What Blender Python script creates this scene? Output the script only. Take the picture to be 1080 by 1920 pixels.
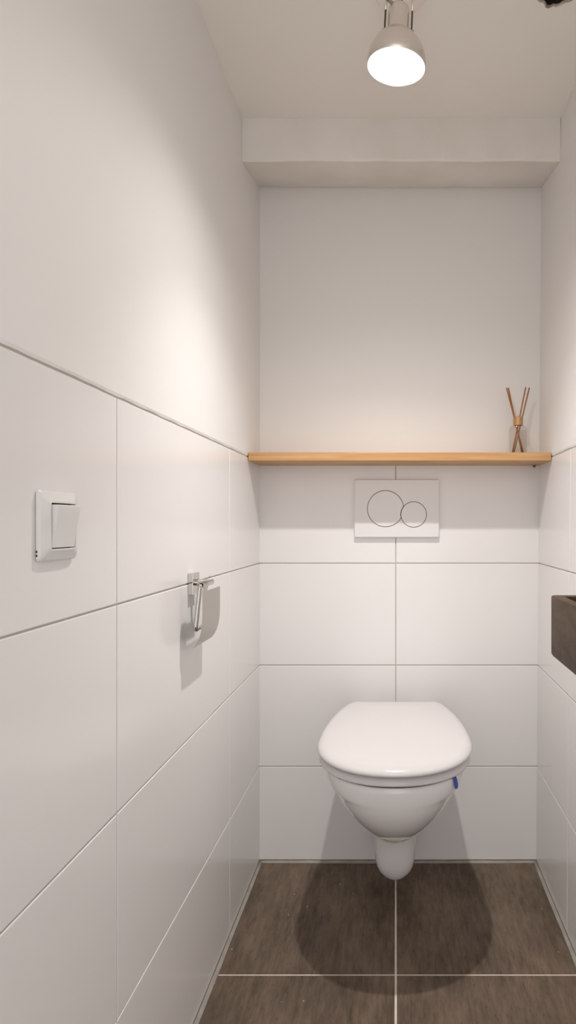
import bpy, bmesh, math, random
from mathutils import Vector, Matrix, noise
random.seed(7)
for o in list(bpy.data.objects): bpy.data.objects.remove(o)
S = bpy.context.scene
C = S.collection
PI = math.pi

# ------------------------------------------------------------------ camera
cd = bpy.data.cameras.new('camera'); cam = bpy.data.objects.new('camera', cd); C.objects.link(cam)
cam.location = (0, 0, 1.0); cam.rotation_euler = (PI/2, 0, 0)
cd.sensor_fit = 'HORIZONTAL'; cd.sensor_width = 36.0; cd.lens = 36.0*1146/1080
cd.shift_x = -202/1080; cd.shift_y = 22/1080
cd.clip_start = 0.02
S.camera = cam

# ------------------------------------------------------------------ world: light of the hall behind the open doorway
w = bpy.data.worlds.new('hall_light'); S.world = w; w.use_nodes = True
bg = w.node_tree.nodes['Background']
bg.inputs[0].default_value = (1.0, 0.97, 0.96, 1); bg.inputs[1].default_value = 1.5

# ------------------------------------------------------------------ exposure
vs = S.view_settings
vs.view_transform = 'Standard'; vs.look = 'None'; vs.exposure = 0.2; vs.gamma = 1.0
vs.use_curve_mapping = False

SPILL_W, BEAM_W = 14.0, 31.0       # ceiling spot: wide spill and the reflector's own beam
LAMP_POS = Vector((0.002, 1.146, 1.8405))

# room measures (metres): camera axis is x=0, back wall y=1.81
XL, YB, H, YF = -0.403, 1.81, 2.06, -0.32
XR, LEAN = 0.4155, 0.0080
def xr(z): return XR + LEAN*z
ROWS = [0.004, 0.281, 0.581, 0.883, 1.183]
COLS = [YF, 0.284, 0.884, 1.484, YB]

# ------------------------------------------------------------------ materials
def mat(name, col, rough=.5, metal=0., bump=None, spec=.5, vary=None, coat=0.):
    m = bpy.data.materials.new(name); m.use_nodes = True
    nt = m.node_tree; p = nt.nodes['Principled BSDF']
    p.inputs['Base Color'].default_value = (*col, 1); p.inputs['Roughness'].default_value = rough
    p.inputs['Metallic'].default_value = metal; p.inputs['Specular IOR Level'].default_value = spec
    p.inputs['Coat Weight'].default_value = coat
    tc = nt.nodes.new('ShaderNodeTexCoord')
    if bump:
        sc, st, di = bump
        n = nt.nodes.new('ShaderNodeTexNoise'); n.inputs['Scale'].default_value = sc; n.inputs['Detail'].default_value = 5
        b = nt.nodes.new('ShaderNodeBump'); b.inputs['Strength'].default_value = st; b.inputs['Distance'].default_value = di
        nt.links.new(tc.outputs['Object'], n.inputs['Vector'])
        nt.links.new(n.outputs['Fac'], b.inputs['Height']); nt.links.new(b.outputs['Normal'], p.inputs['Normal'])
    if vary:
        c2, sc, stretch = vary
        mp = nt.nodes.new('ShaderNodeMapping'); mp.inputs['Scale'].default_value = stretch
        n = nt.nodes.new('ShaderNodeTexNoise'); n.inputs['Scale'].default_value = sc; n.inputs['Detail'].default_value = 6
        r = nt.nodes.new('ShaderNodeValToRGB')
        r.color_ramp.elements[0].position = .35; r.color_ramp.elements[0].color = (*col, 1)
        r.color_ramp.elements[1].position = .68; r.color_ramp.elements[1].color = (*c2, 1)
        nt.links.new(tc.outputs['Object'], mp.inputs['Vector']); nt.links.new(mp.outputs['Vector'], n.inputs['Vector'])
        nt.links.new(n.outputs['Fac'], r.inputs['Fac']); nt.links.new(r.outputs['Color'], p.inputs['Base Color'])
    return m

M = {}
M['paint'] = mat('white_wall_paint', (.855, .832, .81), .56, bump=(9, .08, .01), spec=.3)
M['plaster'] = mat('ceiling_plaster', (.90, .855, .80), .75, bump=(14, .18, .01))
M['beamplaster'] = mat('rough_beam_plaster', (.80, .755, .70), .8, bump=(11, .35, .012), vary=((.87, .83, .785), 6, (1, 1, 1)))
M['tile'] = mat('satin_white_tile', (.85, .828, .818), .18, spec=.5)
M['grout'] = mat('wall_grout', (.60, .54, .48), .85)
M['joint'] = mat('grey_silicone', (.30, .275, .245), .5, bump=(60, .3, .004), vary=((.38, .35, .31), 25, (1, 1, 1)))
M['fgrout'] = mat('floor_grout', (.72, .63, .54), .9, bump=(120, .3, .002), vary=((.80, .72, .64), 30, (1, 1, 1)))
M['ceramic'] = mat('toilet_ceramic', (.83, .82, .815), .08, coat=.4)
M['seat'] = mat('toilet_seat_plastic', (.69, .665, .66), .16)
M['plastic'] = mat('flush_plate_plastic', (.80, .775, .755), .3)
M['switch'] = mat('switch_plastic', (.78, .77, .75), .22)
M['dark'] = mat('dark_gap', (.055, .042, .03), .8)
M['chrome'] = mat('chrome', (.56, .54, .51), .08, 1.)
M['steel'] = mat('brushed_steel', (.43, .395, .36), .22, 1., bump=(300, .03, .001))
M['nickel'] = mat('satin_nickel', (.82, .78, .73), .3, 1.)
M['dkmetal'] = mat('dark_metal', (.16, .13, .10), .35, 1.)
M['hole'] = mat('hole_shade', (.015, .012, .010), .9)  # shade inside the ceiling hole, put into the colour as near-black
M['crumb'] = mat('broken_plasterboard', (.42, .27, .15), .95, bump=(80, .8, .01), vary=((.72, .62, .50), 40, (1, 1, 1)))
M['galv'] = mat('galvanised_metal', (.42, .43, .42), .35, 1.)
M['blue'] = mat('blue_plastic', (.035, .07, .45), .25)
M['stick'] = mat('brown_reed', (.40, .15, .04), .6)
M['collar'] = mat('copper_collar', (.58, .34, .17), .42, .75)
M['cable'] = mat('cable_grey', (.30, .26, .22), .5)
M['caulk'] = mat('old_caulk', (.52, .45, .27), .8, bump=(200, .5, .002), vary=((.70, .66, .55), 60, (1, 1, 1)))

def floor_mat():
    m = bpy.data.materials.new('brown_stone_tile'); m.use_nodes = True
    nt = m.node_tree; L = nt.links; p = nt.nodes['Principled BSDF']
    tc = nt.nodes.new('ShaderNodeTexCoord')
    oi = nt.nodes.new('ShaderNodeObjectInfo')
    add = nt.nodes.new('ShaderNodeVectorMath'); add.operation = 'ADD'
    L.new(tc.outputs['Object'], add.inputs[0]); L.new(oi.outputs['Location'], add.inputs[1])
    def nz(scale, st, det=8, rough=.6):
        mp = nt.nodes.new('ShaderNodeMapping'); mp.inputs['Scale'].default_value = st
        n = nt.nodes.new('ShaderNodeTexNoise'); n.inputs['Scale'].default_value = scale
        n.inputs['Detail'].default_value = det; n.inputs['Roughness'].default_value = rough
        L.new(add.outputs[0], mp.inputs['Vector']); L.new(mp.outputs['Vector'], n.inputs['Vector']); return n
    a = nz(3.5, (2.2, 1, 1)); b = nz(14, (6, 1, 1), 8, .7); g = nz(60, (3.5, .8, 1), 4, .6)
    r = nt.nodes.new('ShaderNodeValToRGB'); e = r.color_ramp.elements
    e[0].position = .35; e[0].color = (.058, .041, .028, 1)
    e[1].position = .66; e[1].color = (.225, .165, .118, 1)
    mx = nt.nodes.new('ShaderNodeMath'); mx.operation = 'MULTIPLY_ADD'; mx.inputs[1].default_value = .55
    m2 = nt.nodes.new('ShaderNodeMath'); m2.operation = 'MULTIPLY'; m2.inputs[1].default_value = .45
    L.new(b.outputs['Fac'], m2.inputs[0]); L.new(a.outputs['Fac'], mx.inputs[0]); L.new(m2.outputs[0], mx.inputs[2])
    L.new(mx.outputs[0], r.inputs['Fac'])
    # dark pits elongated along the grain
    rp = nt.nodes.new('ShaderNodeValToRGB'); rp.color_ramp.elements[0].position = .30; rp.color_ramp.elements[0].color = (.55, .5, .45, 1)
    rp.color_ramp.elements[1].position = .40; rp.color_ramp.elements[1].color = (1, 1, 1, 1)
    L.new(g.outputs['Fac'], rp.inputs['Fac'])
    mul = nt.nodes.new('ShaderNodeMix'); mul.data_type = 'RGBA'; mul.blend_type = 'MULTIPLY'; mul.inputs['Factor'].default_value = 1
    L.new(r.outputs['Color'], mul.inputs['A']); L.new(rp.outputs['Color'], mul.inputs['B'])
    # scattered pale specks of grit
    v = nt.nodes.new('ShaderNodeTexVoronoi'); v.inputs['Scale'].default_value = 26
    L.new(add.outputs[0], v.inputs['Vector'])
    lt = nt.nodes.new('ShaderNodeMath'); lt.operation = 'LESS_THAN'; lt.inputs[1].default_value = .045
    L.new(v.outputs['Distance'], lt.inputs[0])
    sp = nt.nodes.new('ShaderNodeSeparateColor'); L.new(v.outputs['Color'], sp.inputs[0])
    gt = nt.nodes.new('ShaderNodeMath'); gt.operation = 'GREATER_THAN'; gt.inputs[1].default_value = .72
    L.new(sp.outputs[0], gt.inputs[0])
    an = nt.nodes.new('ShaderNodeMath'); an.operation = 'MULTIPLY'
    L.new(lt.outputs[0], an.inputs[0]); L.new(gt.outputs[0], an.inputs[1])
    mix = nt.nodes.new('ShaderNodeMix'); mix.data_type = 'RGBA'; mix.inputs['B'].default_value = (.6, .52, .45, 1)
    L.new(an.outputs[0], mix.inputs['Factor']); L.new(mul.outputs['Result'], mix.inputs['A'])
    L.new(mix.outputs['Result'], p.inputs['Base Color'])
    p.inputs['Roughness'].default_value = .55; p.inputs['Specular IOR Level'].default_value = .25
    bp = nt.nodes.new('ShaderNodeBump'); bp.inputs['Strength'].default_value = .12; bp.inputs['Distance'].default_value = .004
    L.new(b.outputs['Fac'], bp.inputs['Height']); L.new(bp.outputs['Normal'], p.inputs['Normal'])
    return m
M['floor'] = floor_mat()

def wood_mat():
    m = bpy.data.materials.new('light_oak'); m.use_nodes = True
    nt = m.node_tree; L = nt.links; p = nt.nodes['Principled BSDF']
    tc = nt.nodes.new('ShaderNodeTexCoord')
    mp = nt.nodes.new('ShaderNodeMapping'); mp.inputs['Scale'].default_value = (1.3, 14, 38)
    n = nt.nodes.new('ShaderNodeTexNoise'); n.inputs['Scale'].default_value = 4; n.inputs['Detail'].default_value = 7; n.inputs['Distortion'].default_value = .6
    r = nt.nodes.new('ShaderNodeValToRGB'); e = r.color_ramp.elements
    e[0].position = .3; e[0].color = (.50, .255, .095, 1)
    e[1].position = .7; e[1].color = (.66, .385, .175, 1)
    L.new(tc.outputs['Object'], mp.inputs['Vector']); L.new(mp.outputs['Vector'], n.inputs['Vector'])
    L.new(n.outputs['Fac'], r.inputs['Fac']); L.new(r.outputs['Color'], p.inputs['Base Color'])
    p.inputs['Roughness'].default_value = .45
    return m
M['oak'] = wood_mat()

def basin_mat():
    m = bpy.data.materials.new('brown_stone_basin'); m.use_nodes = True
    nt = m.node_tree; L = nt.links; p = nt.nodes['Principled BSDF']
    tc = nt.nodes.new('ShaderNodeTexCoord')
    mp = nt.nodes.new('ShaderNodeMapping'); mp.inputs['Scale'].default_value = (9, 6, 22); mp.inputs['Rotation'].default_value = (.55, 0, 0)
    n = nt.nodes.new('ShaderNodeTexNoise'); n.inputs['Scale'].default_value = 2.2; n.inputs['Detail'].default_value = 7; n.inputs['Distortion'].default_value = 1.2
    r = nt.nodes.new('ShaderNodeValToRGB'); e = r.color_ramp.elements
    e[0].position = .34; e[0].color = (.062, .040, .022, 1)
    e[1].position = .70; e[1].color = (.115, .074, .046, 1)
    e2 = e.new(.78); e2.color = (.32, .27, .21, 1)
    L.new(tc.outputs['Object'], mp.inputs['Vector']); L.new(mp.outputs['Vector'], n.inputs['Vector'])
    L.new(n.outputs['Fac'], r.inputs['Fac']); L.new(r.outputs['Color'], p.inputs['Base Color'])
    p.inputs['Roughness'].default_value = .55; p.inputs['Specular IOR Level'].default_value = .2
    return m
M['stone'] = basin_mat()

def clear_glass():
    m = bpy.data.materials.new('clear_glass'); m.use_nodes = True
    nt = m.node_tree; L = nt.links
    for n in list(nt.nodes):
        if n.type != 'OUTPUT_MATERIAL': nt.nodes.remove(n)
    out = [n for n in nt.nodes if n.type == 'OUTPUT_MATERIAL'][0]
    t = nt.nodes.new('ShaderNodeBsdfTransparent'); t.inputs[0].default_value = (.93, .92, .90, 1)
    g = nt.nodes.new('ShaderNodeBsdfGlossy'); g.inputs['Roughness'].default_value = .05
    lw = nt.nodes.new('ShaderNodeLayerWeight'); lw.inputs[0].default_value = .5
    pw = nt.nodes.new('ShaderNodeMath'); pw.operation = 'POWER'; pw.inputs[1].default_value = 3.5; L.new(lw.outputs['Facing'], pw.inputs[0])
    f = nt.nodes.new('ShaderNodeMath'); f.operation = 'MULTIPLY_ADD'; f.inputs[1].default_value = .5; f.inputs[2].default_value = .04; L.new(pw.outputs[0], f.inputs[0])
    x = nt.nodes.new('ShaderNodeMixShader')
    L.new(f.outputs[0], x.inputs[0]); L.new(t.outputs[0], x.inputs[1]); L.new(g.outputs[0], x.inputs[2]); L.new(x.outputs[0], out.inputs[0])
    return m
M['glass'] = clear_glass()

def emit(name, col, s):
    m = bpy.data.materials.new(name); m.use_nodes = True
    p = m.node_tree.nodes['Principled BSDF']
    p.inputs['Base Color'].default_value = (.9, .9, .9, 1)
    p.inputs['Emission Color'].default_value = (*col, 1); p.inputs['Emission Strength'].default_value = s
    return m
M['bulb'] = emit('lit_bulb_face', (1, .97, .93), 6.0)

# ------------------------------------------------------------------ mesh helpers
def obj(name, bm, m, parent=None, smooth=False, bevel=0, angle=None):
    if bevel:
        es = [e for e in bm.edges if len(e.link_faces) == 2 and e.calc_face_angle(0) > .5]
        bmesh.ops.bevel(bm, geom=es, offset=bevel, segments=2, profile=.6, affect='EDGES')
    bmesh.ops.recalc_face_normals(bm, faces=bm.faces)
    me = bpy.data.meshes.new(name); bm.to_mesh(me); bm.free()
    if isinstance(m, (list, tuple)):
        for q in m: me.materials.append(q)
    else: me.materials.append(m)
    if smooth or angle:
        for p in me.polygons: p.use_smooth = True
        if angle: me.set_sharp_from_angle(angle=angle)
    o = bpy.data.objects.new(name, me); C.objects.link(o)
    if parent: o.parent = parent
    return o
def tag(o, label, cat, group=None, kind=None):
    o['label'] = label; o['category'] = cat
    if group: o['group'] = group
    if kind: o['kind'] = kind
    return o
def thing(name, label, cat, loc, group=None):
    o = bpy.data.objects.new(name, None); C.objects.link(o); o.location = loc
    o.empty_display_size = .05
    return tag(o, label, cat, group)
def box(bm, a, b):
    r = bmesh.ops.create_cube(bm, size=1)
    for v in r['verts']:
        v.co = Vector(((a[i]+b[i])/2 + v.co[i]*(b[i]-a[i]) for i in range(3)))
    return r['verts']
def B(a, b):
    bm = bmesh.new(); box(bm, a, b); return bm
def loft(rings, close=False, cap0=True, cap1=True, bm=None):
    bm = bm or bmesh.new()
    R = [[bm.verts.new(p) for p in r] for r in rings]
    n = len(R[0])
    seq = list(zip(R, R[1:])) + ([(R[-1], R[0])] if close else [])
    for a, b in seq:
        for i in range(n):
            bm.faces.new((a[i], a[(i+1) % n], b[(i+1) % n], b[i]))
    if not close:
        if cap0: bm.faces.new(R[0][::-1])
        if cap1: bm.faces.new(R[-1])
    return bm
def frame_of(d):
    d = Vector(d).normalized()
    up = Vector((0, 0, 1)) if abs(d.z) < .9 else Vector((1, 0, 0))
    s = d.cross(up).normalized(); return s, s.cross(d).normalized()
def tube(pts, r, n=12, bm=None):
    pts = [Vector(p) for p in pts]; rings = []
    s = None
    for i, p in enumerate(pts):
        d = (pts[min(i+1, len(pts)-1)] - pts[max(i-1, 0)]).normalized()
        if s is None: s, t = frame_of(d)
        s = (s - d*s.dot(d)).normalized(); t = s.cross(d)
        rr = r[i] if isinstance(r, (list, tuple)) else r
        rings.append([p + (s*math.cos(2*PI*k/n) + t*math.sin(2*PI*k/n))*rr for k in range(n)])
    return loft(rings, bm=bm)
def lathe(prof, n=32, o=(0, 0, 0), ax=(0, 0, 1), cap0=True, cap1=True):
    ax = Vector(ax).normalized(); s, t = frame_of(ax); o = Vector(o)
    return loft([[o + ax*h + (s*math.cos(2*PI*k/n) + t*math.sin(2*PI*k/n))*r for k in range(n)] for r, h in prof], cap0=cap0, cap1=cap1)
def arc_path(pts, rad, seg=6):
    """polyline with rounded corners"""
    pts = [Vector(p) for p in pts]; out = [pts[0]]
    for a, b, c in zip(pts, pts[1:], pts[2:]):
        d1 = (a-b).normalized(); d2 = (c-b).normalized()
        p1 = b + d1*rad; p2 = b + d2*rad
        for k in range(seg+1):
            t = k/seg; out.append(p1*(1-t)**2 + b*2*t*(1-t) + p2*t*t)
    return out + [pts[-1]]
def rrect(hw, hh, r, n=6):
    out = []
    for cx, cy, a0 in ((hw-r, hh-r, 0), (-hw+r, hh-r, PI/2), (-hw+r, -hh+r, PI), (hw-r, -hh+r, 1.5*PI)):
        for k in range(n+1):
            a = a0 + PI/2*k/n; out.append((cx + r*math.cos(a), cy + r*math.sin(a)))
    return out

# ------------------------------------------------------------------ the setting
T = 0.12       # wall thickness
GR = 0.0025    # how far the grout lies behind the tile face
J = 0.0013     # half a joint
TC = {}
def tile(parent, c, size, axis, m, name='tile'):
    """one tile: c = centre of its front face, size = two lengths in the plane, axis = outward normal"""
    key = (round(size[0], 4), round(size[1], 4), axis, m.name)
    if key not in TC:
        t = .0026 if name == 'tile' else .0026
        a, b = size[0]/2, size[1]/2
        ch = .0011
        rings = []
        for d, i in ((-t, 0), (-ch, 0), (-.0003, ch*.45), (0, ch*1.3)):
            r = [(a-i, b-i), (-a+i, b-i), (-a+i, -b+i), (a-i, -b+i)]
            if axis == 'x+': rings.append([(d, u, v) for u, v in r])
            elif axis == 'x-': rings.append([(-d, u, v) for u, v in r])
            elif axis == 'y-': rings.append([(u, -d, v) for u, v in r])
            else: rings.append([(u, v, d) for u, v in r])
        o = obj(name, loft(rings), m); TC[key] = o.data
        for p in o.data.polygons: p.use_smooth = False
    else:
        o = bpy.data.objects.new(name, TC[key]); C.objects.link(o)
    o.parent = parent; o.location = c
    return o

# floor: grout bed, slabs, silicone along the walls
fl = obj('floor', B((XL-T, YF, -.10), (XR+T, YB+T, -.0018)), M['fgrout'])
tag(fl, 'dark brown stone-look floor tiles with pale grout lines', 'floor', kind='structure')
SJ = .009
FY = [YF, .156, .756, 1.356, YB-SJ]
FX = [XL+SJ, 0.0, XR-SJ]
for i in range(4):
    for j in range(2):
        x0 = FX[j]+(0 if j == 0 else .0024); x1 = FX[j+1]-(.0024 if j == 0 else 0)
        y0 = FY[i]+.0024; y1 = FY[i+1]-(.0024 if i < 3 else 0)
        tile(fl, ((x0+x1)/2, (y0+y1)/2, 0), (x1-x0, y1-y0), 'z', M['floor'])
def silicone(p0, p1, nrm):
    """bead of sealant, slightly hollow and uneven"""
    p0, p1 = Vector(p0), Vector(p1); n = 40; rings = []
    for k in range(n+1):
        p = p0.lerp(p1, k/n); q = noise.noise(p*40)*.0012; h = .004 + noise.noise(p*23)*.0012
        nv = Vector(nrm)
        rings.append([p + Vector((0, 0, -.0018)), p + Vector((0, 0, h)), p + nv*.003 + Vector((0, 0, h*.75)), p + nv*(SJ*.75) + Vector((0, 0, .0012)), p + nv*(SJ+q) + Vector((0, 0, .0006)), p + nv*(SJ+q) + Vector((0, 0, -.0018))])
    return loft(rings)
for a, b, nn in (((XL, YF, 0), (XL, YB, 0), (1, 0, 0)), ((XR, YF, 0), (XR, YB, 0), (-1, 0, 0)), ((XL, YB, 0), (XR, YB, 0), (0, -1, 0))):
    s = obj('silicone_joint', silicone(a, b, nn), M['joint'], fl, smooth=True); s['label'] = 'grey sealant joint along the wall'

def plaster_panel(parent, fn, u0, u1, v0, v1, nu, m):
    """painted plaster above the tiles; fn maps (u, v, depth) to a point; the lower edge is a little wavy"""
    bm = bmesh.new(); g = []
    for i in range(nu+1):
        u = u0 + (u1-u0)*i/nu; dz = noise.noise(Vector((u*22, v0*9, 3)))*.0016
        g.append([bm.verts.new(fn(u, v, d)) for v, d in ((v1, -GR-.002), (v1, 0), (v0+.004, 0), (v0+dz, -.0012), (v0+dz, -GR-.002))])
    for a, b in zip(g, g[1:]):
        for k in range(4): bm.faces.new((a[k], a[k+1], b[k+1], b[k]))
        bm.faces.new((a[4], a[0], b[0], b[4]))
    bm.faces.new(g[0]); bm.faces.new(g[-1][::-1])
    return obj('plaster', bm, m, parent)

# left wall
wl = obj('wall_left', B((XL-T, YF, -.1), (XL-GR, YB+T, H+.1)), M['grout'])
tag(wl, 'left wall with large white tiles below smooth white paint', 'wall', kind='structure')
for r in range(4):
    for c in range(4):
        y0, y1 = COLS[c]+J, COLS[c+1]-(J if c < 3 else -.0018); z0, z1 = ROWS[r]+J, ROWS[r+1]-J
        tile(wl, (XL, (y0+y1)/2, (z0+z1)/2), (y1-y0, z1-z0), 'x+', M['tile'])
plaster_panel(wl, lambda u, v, d: (XL+.0005+d, u, v), YF, YB, ROWS[4]+.0022, H+.02, 90, M['paint'])
h = obj('drill_hole', lathe([(.0028, 0), (.0028, .0022), (.0018, .0022), (.0018, .0004)], 10, (XL-.0022, 1.324, .8865), (1, 0, 0)), M['dark'], wl)

# right wall, leaning out a touch
wr = obj('wall_right', B((GR, YF, -.1), (T, YB+T, H+.1)), M['grout'])
wr.location = (XR, 0, 0); wr.rotation_euler = (0, math.atan(LEAN), 0)
tag(wr, 'right wall with large white tiles below smooth white paint', 'wall', kind='structure')
for r in range(4):
    for c in range(4):
        y0, y1 = COLS[c]+J, COLS[c+1]-(J if c < 3 else -.0018); z0, z1 = ROWS[r]+J, ROWS[r+1]-J
        tile(wr, (0, (y0+y1)/2, (z0+z1)/2), (y1-y0, z1-z0), 'x-', M['tile'])
plaster_panel(wr, lambda u, v, d: (-.0005-d, u, v), YF, YB, ROWS[4]+.0022, H+.02, 90, M['paint'])

# back wall
wb = obj('wall_back', B((XL-.01, YB+GR, -.1), (XR+.04, YB+T, H+.1)), M['grout'])
tag(wb, 'back wall with white tiles below the shelf and white paint above', 'wall', kind='structure')
for r in range(4):
    z0, z1 = ROWS[r]+J, ROWS[r+1]-J
    for x0, x1 in ((XL-.0015, -J), (J, xr((z0+z1)/2)+.0032)):
        tile(wb, ((x0+x1)/2, YB, (z0+z1)/2), (x1-x0, z1-z0), 'y-', M['tile'])
plaster_panel(wb, lambda u, v, d: (u, YB-.0005-d, v), XL, xr(2.0)+.0005, ROWS[4]+.0022, H, 60, M['paint'])

# front wall behind the camera, with the open doorway
bm = bmesh.new()
wf = obj('wall_front', B((XL-T, YF-T, -.1), (XL+.03, YF, H+.1)), M['paint'])
tag(wf, 'front wall around the open doorway', 'wall', kind='structure')
obj('wall_return', B((XR-.03, YF-T, -.1), (XR+T, YF, H+.1)), M['paint'], wf)
obj('lintel', B((XL+.03, YF-T, 2.0), (XR-.03, YF, H+.1)), M['paint'], wf)

# ceiling with the ragged hole of a removed fitting
HC = (0.322, 1.207); hole = []
for k in range(44):
    a = 2*PI*k/44
    r = .0435 + .004*noise.noise(Vector((math.cos(a)*3, math.sin(a)*3, 5))) + .0022*noise.noise(Vector((math.cos(a)*11, math.sin(a)*11, 2)))
    r += .009*math.exp(-((a-PI*.565)/.085)**2)
    hole.append((HC[0]+r*math.cos(a), HC[1]+r*math.sin(a)))
bm = bmesh.new()
ov = [bm.verts.new((x, y, H)) for x, y in ((XL-T, YF-T), (XR+T, YF-T), (XR+T, YB+T), (XL-T, YB+T))]
hv = [bm.verts.new((x, y, H)) for x, y in hole]
es = [bm.edges.new((l[i], l[(i+1) % len(l)])) for l in (ov, hv) for i in range(len(l))]
bmesh.ops.triangle_fill(bm, use_beauty=True, edges=es)
top = bmesh.ops.extrude_face_region(bm, geom=list(bm.faces))
for e in top['geom']:
    if isinstance(e, bmesh.types.BMVert): e.co.z += .015
ce = obj('ceiling', bm, M['plaster'])
tag(ce, 'white plastered ceiling with a ragged hole', 'ceiling', kind='structure')
rings = []
for d, z in ((.0015, .0002), (-.001, -.0014), (-.0025, .0005), (-.0015, .004)):
    rr = []
    for i, (x, y) in enumerate(hole):
        v = Vector((x-HC[0], y-HC[1], 0)); jit = noise.noise(Vector((x*260, y*260, z*300)))*.0022
        v = v.normalized()*(v.length + .0012 + d + jit); rr.append((HC[0]+v.x, HC[1]+v.y, H+z))
    rings.append(rr)
rg = obj('broken_edge', loft(rings, cap0=False, cap1=False), M['crumb'], ce); rg['label'] = 'crumbling brown broken edge of the hole'
obj('hole_shade_ring', loft([[(x, y, H+z) for x, y in [(HC[0]+(px-HC[0])*.97, HC[1]+(py-HC[1])*.97) for px, py in hole]] for z in (.0035, .016)], cap0=False, cap1=False), M['hole'], ce)  # dark ring added over the white plaster edge to stand for shade
obj('hole_recess', loft([[(HC[0]+.06*math.cos(2*PI*k/24), HC[1]+.06*math.sin(2*PI*k/24), H+z) for k in range(24)] for z in (.0155, .11)], cap0=False), M['hole'], ce)
obj('ceiling_slab', B((XL-T, YF-T, H+.112), (XR+T, YB+T, H+.16)), M['plaster'], ce)

# beam across the ceiling, hand-plastered
bm = bmesh.new(); g = []
N = 120; x0, x1 = XL+.0008, xr(2.0)-.001
for i in range(N+1):
    x = x0 + (x1-x0)*i/N
    nz = lambda s, k: noise.noise(Vector((x*s, k, 1.7)))
    yf = 1.597; zb = 1.949
    j1 = nz(9, 1)*.0022 + nz(38, 2)*.0014; j2 = nz(14, 6)*.003 + nz(55, 7)*.0016
    g.append([bm.verts.new(c) for c in (
        (x, yf + nz(7, 4)*.002, H+.005), (x, yf + nz(6, 5)*.002, H-.05), (x, yf + nz(8, 8)*.002, zb + .006 + j1),
        (x, yf + .004, zb + j1), (x, yf + .012, zb + j1 + .002), (x, (yf+YB)/2, .5*(zb+1.994) + nz(6, 9)*.0015), (x, YB - .012, 1.992 + j2*.5), (x, YB - .004, 1.994 + j2), (x, YB - .0006, 1.998 + j2), (x, YB-.0006, H+.005))])
for a, b in zip(g, g[1:]):
    n = len(a)
    for k in range(n): bm.faces.new((a[k], a[(k+1) % n], b[(k+1) % n], b[k]))
bm.faces.new(g[0]); bm.faces.new(g[-1][::-1])
tr = obj('trim_1', bm, M['beamplaster'], angle=.6)
tag(tr, 'rough white plastered beam across the top of the back wall', 'beam', kind='structure')

# ------------------------------------------------------------------ shelf
sh = thing('wooden_shelf', 'light oak shelf board spanning the back wall above the flush plate', 'shelf', (0, YB, 1.172))
sx0, sx1 = XL+.0015, xr(1.18)-.0015
o = obj('board', B((sx0, 1.663-YB, 0), (sx1, -.001, .0225)), M['oak'], sh, bevel=.0012)
def bracket(x):
    o = obj('screw_head', lathe([(.0042, 0), (.0042, -.004), (.003, -.006)], 12, (x, -.012, 0), (0, 0, 1)), M['dkmetal'], sh); return o
bracket(sx1-.016)

# ------------------------------------------------------------------ reed diffuser
DX, DY, DZ = .3525, 1.762, 1.1948
df = thing('reed_diffuser', 'clear glass reed diffuser with copper collar and four brown sticks on the oak shelf', 'diffuser', (DX, DY, DZ))
gb = obj('bottle', lathe([(.0225, .0005), (.0245, .003), (.0245, .078), (.0225, .084), (.016, .0875), (.0125, .089), (.0125, .094)], 32, cap1=False), M['glass'], df, angle=.7)
obj('bottle_base', lathe([(.019, .002), (.0215, .004), (.0215, .0065), (.019, .008)], 32), M['glass'], gb, angle=.7)
obj('collar', loft([[(r*math.cos(2*PI*k/32), r*math.sin(2*PI*k/32), z) for k in range(32)] for r, z in ((.0138, .0885), (.0138, .111), (.0128, .1122), (.0085, .1122), (.0085, .0885))], close=True), M['collar'], df, angle=.6)
for (bx, by, tx, ty, tz) in ((.017, .004, -.0335, -.003, .196), (.0105, -.006, -.0265, .008, .199), (-.0165, .003, .0215, -.004, .198), (-.0135, -.004, .0335, .004, .198)):
    obj('reed', tube([(bx, by, .006), (bx+(tx-bx)*.5, by+(ty-by)*.5, .006+(tz-.006)*.5), (tx, ty, tz)], .0019, 8), M['stick'], df, smooth=True)

# ------------------------------------------------------------------ flush plate
fp = thing('flush_plate', 'white dual flush plate with two round buttons below the oak shelf', 'flush plate', (.0030, YB, 1.0448))
def ringpts(r, n, y, cx=0, cz=0): return [(cx + r*math.cos(2*PI*k/n), y, cz + r*math.sin(2*PI*k/n)) for k in range(n)]
obj('plate', loft([[(u, y, v) for u, v in rrect(.1245-i, .0845-i, .0022)] for y, i in ((-.0006, .001), (-.0125, 0), (-.0135, .0012))]), M['plastic'], fp)
bigc, bigr, smc, smr = (-.0330, -.0005), .0535, (.0498, -.0175), .0378
def disc_cut(cx, cz, r, cut=None, n=72, inset=0.):
    pts = []
    for k in range(n):
        a = 2*PI*k/n; p = [cx + (r-inset)*math.cos(a), cz + (r-inset)*math.sin(a)]
        if cut:
            dx, dz = p[0]-cut[0], p[1]-cut[1]; d = math.hypot(dx, dz)
            if d < cut[2]+inset: p = [cut[0]+dx/d*(cut[2]+inset), cut[1]+dz/d*(cut[2]+inset)]
        pts.append(p)
    return pts
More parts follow.
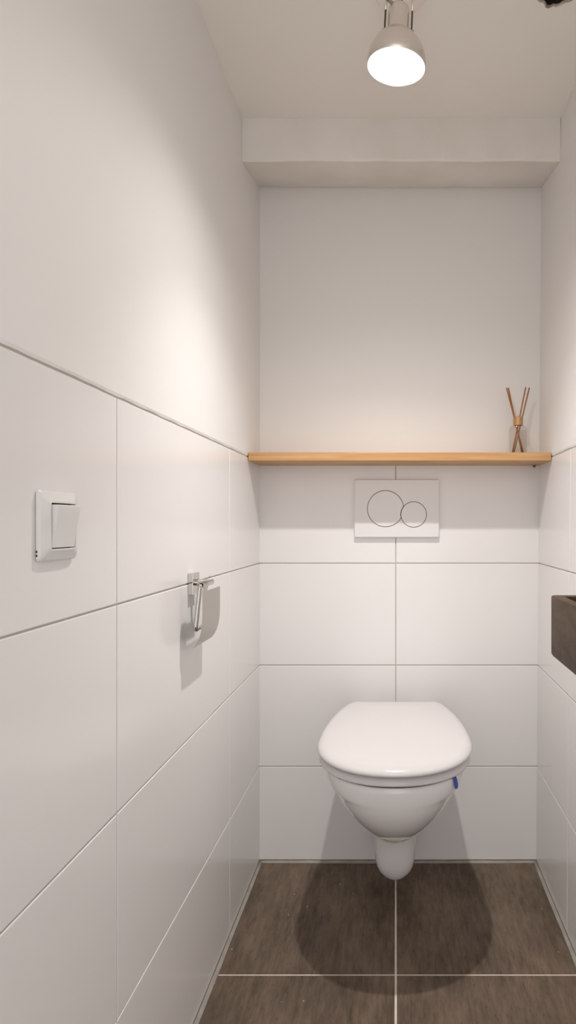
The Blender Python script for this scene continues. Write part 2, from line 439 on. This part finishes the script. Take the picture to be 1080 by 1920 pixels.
for nm, cx, cz, r, cut in (('button', *bigc, bigr, (*smc, smr)), ('button', *smc, smr, None)):
    a = disc_cut(cx, cz, r, cut, inset=.0011); b = disc_cut(cx, cz, r, cut, inset=.0017)
    bt = obj(nm, loft([[(p[0], -.0130, p[1]) for p in a], [(p[0], -.0139, p[1]) for p in a], [(p[0], -.0142, p[1]) for p in b]]), M['plastic'], fp)
    a = disc_cut(cx, cz, r, cut, inset=-.0005); b = disc_cut(cx, cz, r, cut, inset=.0012)
    gv = obj('groove', loft([[(p[0], -.0131, p[1]) for p in a], [(p[0], -.01375, p[1]) for p in a], [(p[0], -.01375, p[1]) for p in b], [(p[0], -.0131, p[1]) for p in b]], close=True), M['dark'], bt)
    gv['label'] = 'thin dark circular gap around the button'

# ------------------------------------------------------------------ toilet
tl = thing('toilet', 'white wall-hung toilet with closed lid', 'toilet', (0, 0, 0))
OX = -.002
def egg(z, yn, w, yw, yb, wb, nf=28, nb=12, nr=6, dz=None):
    """horizontal section: rounded nose at yn, widest w at yw, tapering to half-width wb at the back yb"""
    pts = []
    c = min(.999, wb/w); a1 = math.acos(c); L = (yb-yw)/max(1e-4, math.sin(a1))
    half = []
    for k in range(nf):
        a = PI/2*k/nf
        ca, sa = math.cos(a), math.sin(a)
        half.append((w*sa**.94, yw - (yw-yn)*ca**.94 if ca > 0 else yw))
    for k in range(nb+1):
        a = a1*k/nb; half.append((w*math.cos(a), yw + L*math.sin(a)))
    for k in range(1, nr): half.append((wb*(1-k/nr), yb))
    left = [(-x, y) for x, y in half[1:]][::-1]
    full = half + [(0, yb)] + left
    return [(OX+x, y, z + (dz(x, y) if dz else 0)) for x, y in full]
# bowl
BW = [  # z, nose, half width, y of widest, back, half width at back
    (0.4440, 1.2830, 0.1520, 1.440, 1.808, 0.110),
    (0.4475, 1.2790, 0.1560, 1.440, 1.808, 0.112),
    (0.4475, 1.2765, 0.1595, 1.440, 1.808, 0.113),
    (0.4440, 1.2740, 0.1615, 1.440, 1.808, 0.114),
    (0.4360, 1.2725, 0.1620, 1.442, 1.808, 0.114),
    (0.4200, 1.2740, 0.1590, 1.446, 1.808, 0.113),
    (0.4080, 1.2760, 0.1545, 1.449, 1.808, 0.110),
    (0.4020, 1.2775, 0.1510, 1.452, 1.808, 0.108),
    (0.3975, 1.2790, 0.1450, 1.455, 1.808, 0.106),
    (0.3900, 1.2815, 0.1420, 1.459, 1.808, 0.104),
    (0.3750, 1.2880, 0.1360, 1.465, 1.808, 0.101),
    (0.3500, 1.3050, 0.1235, 1.476, 1.808, 0.096),
    (0.3220, 1.3330, 0.1090, 1.494, 1.808, 0.090),
    (0.2940, 1.3700, 0.0935, 1.515, 1.808, 0.082),
    (0.2680, 1.4120, 0.0780, 1.535, 1.808, 0.074),
    (0.2460, 1.4540, 0.0640, 1.557, 1.808, 0.063),
    (0.2310, 1.4920, 0.0515, 1.580, 1.808, 0.050),
    (0.2210, 1.5300, 0.0390, 1.600, 1.808, 0.038),
]
inner = [(.30, 1.36, .08, 1.44, 1.60, .05), (.36, 1.32, .12, 1.44, 1.64, .08), (.44, 1.305, .142, 1.44, 1.68, .10)]
bowl = obj('bowl', loft([egg(*q) for q in inner + BW]), M['ceramic'], tl, smooth=True)
sub = bowl.modifiers.new('smooth', 'SUBSURF'); sub.levels = 1; sub.render_levels = 1
# trap below the bowl
def tongue(z, yn, w):
    pts = []
    for k in range(25):
        a = PI*k/24; pts.append((OX+w*math.cos(a), yn + .05 - .05*math.sin(a)**.8, z))
    return pts + [(OX-w, 1.807, z), (OX, 1.807, z), (OX+w, 1.807, z)]
trap = obj('trap_outlet', loft([tongue(*q) for q in ((.235, 1.535, .062), (.222, 1.54, .0590), (.205, 1.553, .0565), (.18, 1.563, .0550), (.15, 1.567, .0542), (.122, 1.570, .0530), (.103, 1.574, .0500), (.088, 1.580, .0450), (.076, 1.588, .0375), (.068, 1.597, .0285), (.0635, 1.607, .0180), (.0615, 1.62, .0080))]), M['ceramic'], tl, angle=1.2)
caulk = obj('caulk_line', tube([(OX + .0530*math.sin(t), 1.5795 - .0825*math.cos(t) + noise.noise(Vector((t*7, 0, 0)))*.0015, .2195 + noise.noise(Vector((t*6, 2, 0)))*.0014) for t in [(-1 + k/12)*.85 for k in range(25)]], .0022, 6), M['caulk'], tl, smooth=True)
# seat ring
def seat_ring(z, d, i=0): return egg(z-.004, 1.266+d, .1765-d, 1.446, 1.728-d, .122-d)
def seat_hole(z, d): return egg(z-.004, 1.325-d, .118+d, 1.445, 1.63+d, .07+d)
seat = obj('seat', loft([seat_ring(.4565, .005), seat_ring(.4575, .0015), seat_ring(.4605, 0), seat_ring(.4645, .0015), seat_ring(.4715, .0055), seat_ring(.4745, .0095), seat_ring(.4752, .013), seat_hole(.4752, -.003), seat_hole(.470, 0), seat_hole(.4565, 0)], close=True), M['seat'], tl, angle=.9)
for sx in (-1, 1):
    for y, x in ((1.33, .115), (1.58, .145)):
        obj('bumper', lathe([(.008, -.0055), (.008, .001), (.006, .001)], 14, (OX+sx*x, y, .4525)), M['dark'], seat)
# lid, slightly domed
def lid_ring(z, d):
    return egg(z-.0028, 1.2575+d, .1815-d, 1.448, 1.742-d*.7, .1300-d*.8, dz=lambda x, y: .004*(y-1.26)/.48)
lid = obj('lid', loft([lid_ring(.4790, .012), lid_ring(.4785, .004), lid_ring(.4795, .001), lid_ring(.4825, 0), lid_ring(.4865, .0012), lid_ring(.4905, .0045), lid_ring(.4938, .0105), lid_ring(.4958, .019), lid_ring(.4972, .032), lid_ring(.4984, .055), lid_ring(.4992, .09), lid_ring(.4994, .115)]), M['seat'], tl, angle=1.2)
for sx in (-1, 1):
    obj('hinge', lathe([(.009, -.02), (.010, -.018), (.010, .018), (.009, .02)], 16, (OX+sx*.075, 1.753, .470), (1, 0, 0)), M['seat'], tl, angle=.7)
    obj('hinge_foot', lathe([(.014, -.018), (.014, -.008), (.007, -.006), (.007, .003)], 16, (OX+sx*.075, 1.753, .470)), M['seat'], tl, angle=.7)

# blue toilet freshener strap over the rim
def rim_pt(a, out, z):   # point on the bowl outline, pushed outwards
    x = .163*math.sin(a); y = 1.442 - .170*math.cos(a); n = Vector((math.sin(a), -math.cos(a), 0))
    return Vector((OX+x, y, z)) + n*out
fr = thing('freshener_strap', 'small blue plastic toilet freshener strap hooked over the bowl rim', 'freshener', rim_pt(.885, 0, .4))
bm = bmesh.new(); path = [(-.020, .4502), (-.008, .4502), (.0005, .4488), (.0036, .4460), (.0050, .440), (.0054, .432), (.0048, .424), (.0040, .420)]
rings = []
A0 = .885; org = Vector(fr.location); tang = Vector((math.cos(A0), math.sin(A0), 0)); nrm = Vector((math.sin(A0), -math.cos(A0), 0))
for i, (o_, z) in enumerate(path):
    p = rim_pt(A0, o_, z) - org + tang*(.013*i/7-.004)
    hwid = .0056 if i < 7 else .0040
    a, b = path[max(0, i-1)], path[min(len(path)-1, i+1)]
    d = Vector((b[0]-a[0], b[1]-a[1])).normalized(); nn = nrm*(-d.y) + Vector((0, 0, 1))*d.x
    rings.append([p + tang*hwid + nn*.0011, p - tang*hwid + nn*.0011, p - tang*hwid - nn*.0004, p + tang*hwid - nn*.0004])
obj('strap', loft(rings), M['blue'], fr, angle=.9)

# ------------------------------------------------------------------ light switch on the left wall
sw = thing('light_switch', 'square white rocker light switch on the left wall tiles', 'switch', (XL, .7222, .9975))
def wp(d, u, v): return (d, u, v)
prof = [(.0005, .0390, .004), (.0015, .0400, .004), (.0038, .0400, .0045), (.0060, .0385, .0055), (.0095, .0305, .006), (.0112, .0282, .005), (.0112, .0262, .0015), (.004, .0262, .0015)]
obj('frame', loft([[(d, u, v) for u, v in rrect(hw, hw+.0003, r)] for d, hw, r in prof], cap1=False), M['switch'], sw, angle=.5)
obj('gap_backing', B((.003, -.0262, -.0262), (.0042, .0262, .0262)), M['dark'], sw)
rk = []
for zz, dd in ((-.0252, .0110), (-.020, .01165), (-.008, .0134), (.004, .0155), (.016, .0176), (.0225, .0186), (.0238, .0185), (.0245, .0180)):
    rk.append([(.0045, -.0245, zz), (dd-.0012, -.0245, zz), (dd, -.0232, zz), (dd, .0232, zz), (dd-.0012, .0245, zz), (.0045, .0245, zz)])
obj('rocker', loft(rk), M['switch'], sw, angle=.6)
for zz in (-.029, -.0335):
    obj('release_notch', B((.0012, -.0403, zz-.0012), (.0030, -.0396, zz+.0014)), M['dark'], sw)

# ------------------------------------------------------------------ toilet roll holder
PH = Vector((XL, 1.2033, .883))
ph = thing('toilet_roll_holder', 'empty chrome toilet roll holder with curved cover flap on the left wall', 'roll holder', PH)
def P(x, y, z): return Vector((x, y, z)) - PH
pl = obj('mounting_plate', B(P(XL+.0002, 1.184, .862), P(XL+.0104, 1.2226, .9035)), M['chrome'], ph, bevel=.0008)
BX, BZ = -.3665, .8845
obj('stem', tube([P(XL+.010, 1.2033, BZ), P(BX, 1.2033, BZ)], .0062, 16), M['chrome'], ph, angle=.8)
wire = arc_path([P(BX, 1.205, BZ), P(BX, 1.1455, BZ), P(-.3760, 1.1455, .8005), P(-.3760, 1.262, .8005)], .009)
obj('wire_arm', tube(wire, .0043, 14), M['chrome'], ph, smooth=True)
obj('bar_sleeve', tube([P(BX, 1.152, BZ), P(BX, 1.2165, BZ)], .0056, 16), M['chrome'], ph, angle=.8)
# flap: sheet following a curve, with a narrower tongue wrapped on the bar
FYs = (1.1475, 1.2590)
curve = [(-.3625, .8715), (-.3625, .850), (-.3625, .828), (-.3632, .812), (-.3652, .797), (-.3685, .785), (-.3730, .775), (-.3790, .767)]
def sheet(cv, y0, y1, th=.0012):
    rings = []
    for i, (x, z) in enumerate(cv):
        a, b = cv[max(0, i-1)], cv[min(len(cv)-1, i+1)]
        d = Vector((b[0]-a[0], b[1]-a[1])).normalized(); n = Vector((-d.y, d.x))*(th/2)
        rings.append([P(x+n.x, y0, z+n.y), P(x+n.x, y1, z+n.y), P(x-n.x, y1, z-n.y), P(x-n.x, y0, z-n.y)])
    return loft(rings)
fl_ = obj('cover_flap', sheet(curve, *FYs), M['steel'], ph, angle=.5)
tong = [(BX + .0062*math.cos(a), BZ + .0062*math.sin(a)) for a in [PI*1.1 - k*PI*1.1/10 for k in range(11)]] + [(-.3610, .8790), (-.3625, .8714)]
obj('flap_tongue', sheet(tong, FYs[0], 1.1735), M['steel'], fl_, angle=.5)

# ------------------------------------------------------------------ stone hand basin
BY1, BY0, BX0, BZ1, BZ0 = .905, .545, .2292, .8945, .8045
bx1 = xr(.85)-.0012
bcx, bcy = (BX0+bx1)/2, (BY0+BY1)/2
bs = thing('hand_basin', 'small brown stone hand basin on the right wall', 'basin', (bcx, bcy, BZ0))
hx, hy, hz = (bx1-BX0)/2, (BY1-BY0)/2, BZ1-BZ0
def br(i, r, z): return [(u, v, z) for u, v in rrect(hx-i, hy-i, r)]
bd = obj('body', loft([br(.006, .004, 0), br(.002, .005, .0012), br(0, .005, .005), br(0, .005, hz-.0022), br(.0008, .005, hz-.0006), br(.0025, .004, hz), br(.014, .008, hz), br(.0155, .008, hz-.0015), br(.018, .010, .035), br(.030, .015, .022)]), M['stone'], bs, angle=.5)
obj('drain', lathe([(.022, .0222), (.022, .0245), (.018, .0255)], 24, (0, .02, 0)), M['chrome'], bs, angle=.6)

# ------------------------------------------------------------------ ceiling spotlight
LB = Vector((.010, 1.2070, H))
sp = thing('ceiling_spotlight', 'lit satin nickel spotlight on the ceiling with round bulb face', 'spotlight', LB)
def Q(x, y, z): return Vector((x, y, z)) - LB
obj('ceiling_plate', lathe([(.049, -.0002), (.050, -.002), (.050, -.016), (.047, -.020), (.020, -.022)], 40), M['nickel'], sp, angle=.6)
AX = Vector((.050, -.055, 1)).normalized()
D0 = Vector((.0010, 1.134, 1.8475))          # centre of the bulb face
def ax(t, s=0, f=0): return D0 + AX*t + SX*s + SY*f
SX = Vector((1, 0, 0)); SX = (SX - AX*SX.dot(AX)).normalized(); SY = AX.cross(SX).normalized()
def lring(r, t, n=48): return [ax(t) + (SX*math.cos(2*PI*k/n) + SY*math.sin(2*PI*k/n))*r - LB for k in range(n)]
shade = obj('shade', loft([lring(r, t) for r, t in ((.0520, .001), (.0532, -.0012), (.0542, .0005), (.0545, .008), (.0532, .018), (.0492, .030), (.0430, .041), (.0350, .050), (.0270, .056), (.0220, .060), (.0200, .064), (.0195, .098), (.0175, .105), (.0120, .110), (.0050, .112))], cap0=False), M['nickel'], sp, angle=.9)
obj('bulb', loft([lring(r, t) for r, t in ((.0522, .004), (.0518, .0005), (.045, -.0016), (.030, -.0034), (.012, -.0042))]), M['bulb'], sp, smooth=True)
# yoke: flat arms each side, crosspiece and ceiling joint
for sx in (-1, 1):
    ar = obj('yoke_arm', tube([ax(.056, sx*.0250)-LB, ax(.102, sx*.0246)-LB], .0017, 8), M['dkmetal'], sp)
    obj('pivot_screw', tube([ax(.062, sx*.0195)-LB, ax(.062, sx*.0290)-LB], .0040, 12), M['dkmetal'], ar, angle=.8)
obj('yoke_bridge', tube(arc_path([ax(.100, -.0246)-LB, ax(.128, -.0246)-LB, ax(.128, .0246)-LB, ax(.100, .0246)-LB], .012), .0022, 10), M['nickel'], sp, smooth=True)
obj('ceiling_joint', tube([ax(.108)-LB, ax(.136)-LB, Q(LB.x, LB.y-.03, H-.03), Q(LB.x, LB.y-.01, H-.018)], [.0062, .0062, .0062, .008], 14), M['dkmetal'], sp, smooth=True)
cab = [ax(.108, -.004)-LB, ax(.104, -.014, -.012)-LB, ax(.112, -.026, -.014)-LB, ax(.135, -.026, -.006)-LB, Q(LB.x-.022, LB.y-.025, H-.03), Q(LB.x-.015, LB.y-.01, H-.019)]
obj('cable', tube(arc_path(cab, .008, 5), .0030, 10), M['cable'], sp, smooth=True)
# the bulb's own beam
for nm, en, sz, ty in (('bulb_spill', SPILL_W, 150, -.02), ('bulb_beam', BEAM_W, 102, .13)):
    ld = bpy.data.lights.new(nm, 'SPOT'); lo = bpy.data.objects.new(nm, ld); C.objects.link(lo)
    ld.energy = en; ld.color = (1, .965, .935); ld.shadow_soft_size = .016; ld.spot_size = math.radians(sz); ld.spot_blend = 1.0
    lo.parent = sp; lo.location = LAMP_POS - LB
    lo.rotation_euler = Vector((0, 0, -1)).rotation_difference(Vector((0, ty, -1))).to_euler()

# fitting left inside the ceiling hole
jb = thing('recessed_fitting', 'grey metal fitting inside the ragged ceiling hole', 'fitting', (HC[0], HC[1], H+.016))
obj('ring', loft([[(r*math.cos(2*PI*k/28), r*math.sin(2*PI*k/28), z) for k in range(28)] for r, z in ((.036, .0), (.034, -.003), (.029, -.003), (.027, .0), (.027, .03), (.036, .03))], close=True), M['galv'], jb, angle=.6)
obj('spring_clip', tube(arc_path([(-.02, .026, .004), (-.008, .0335, -.006), (.012, .0335, -.006), (.022, .024, .004)], .006), .0016, 8), M['chrome'], jb, smooth=True)
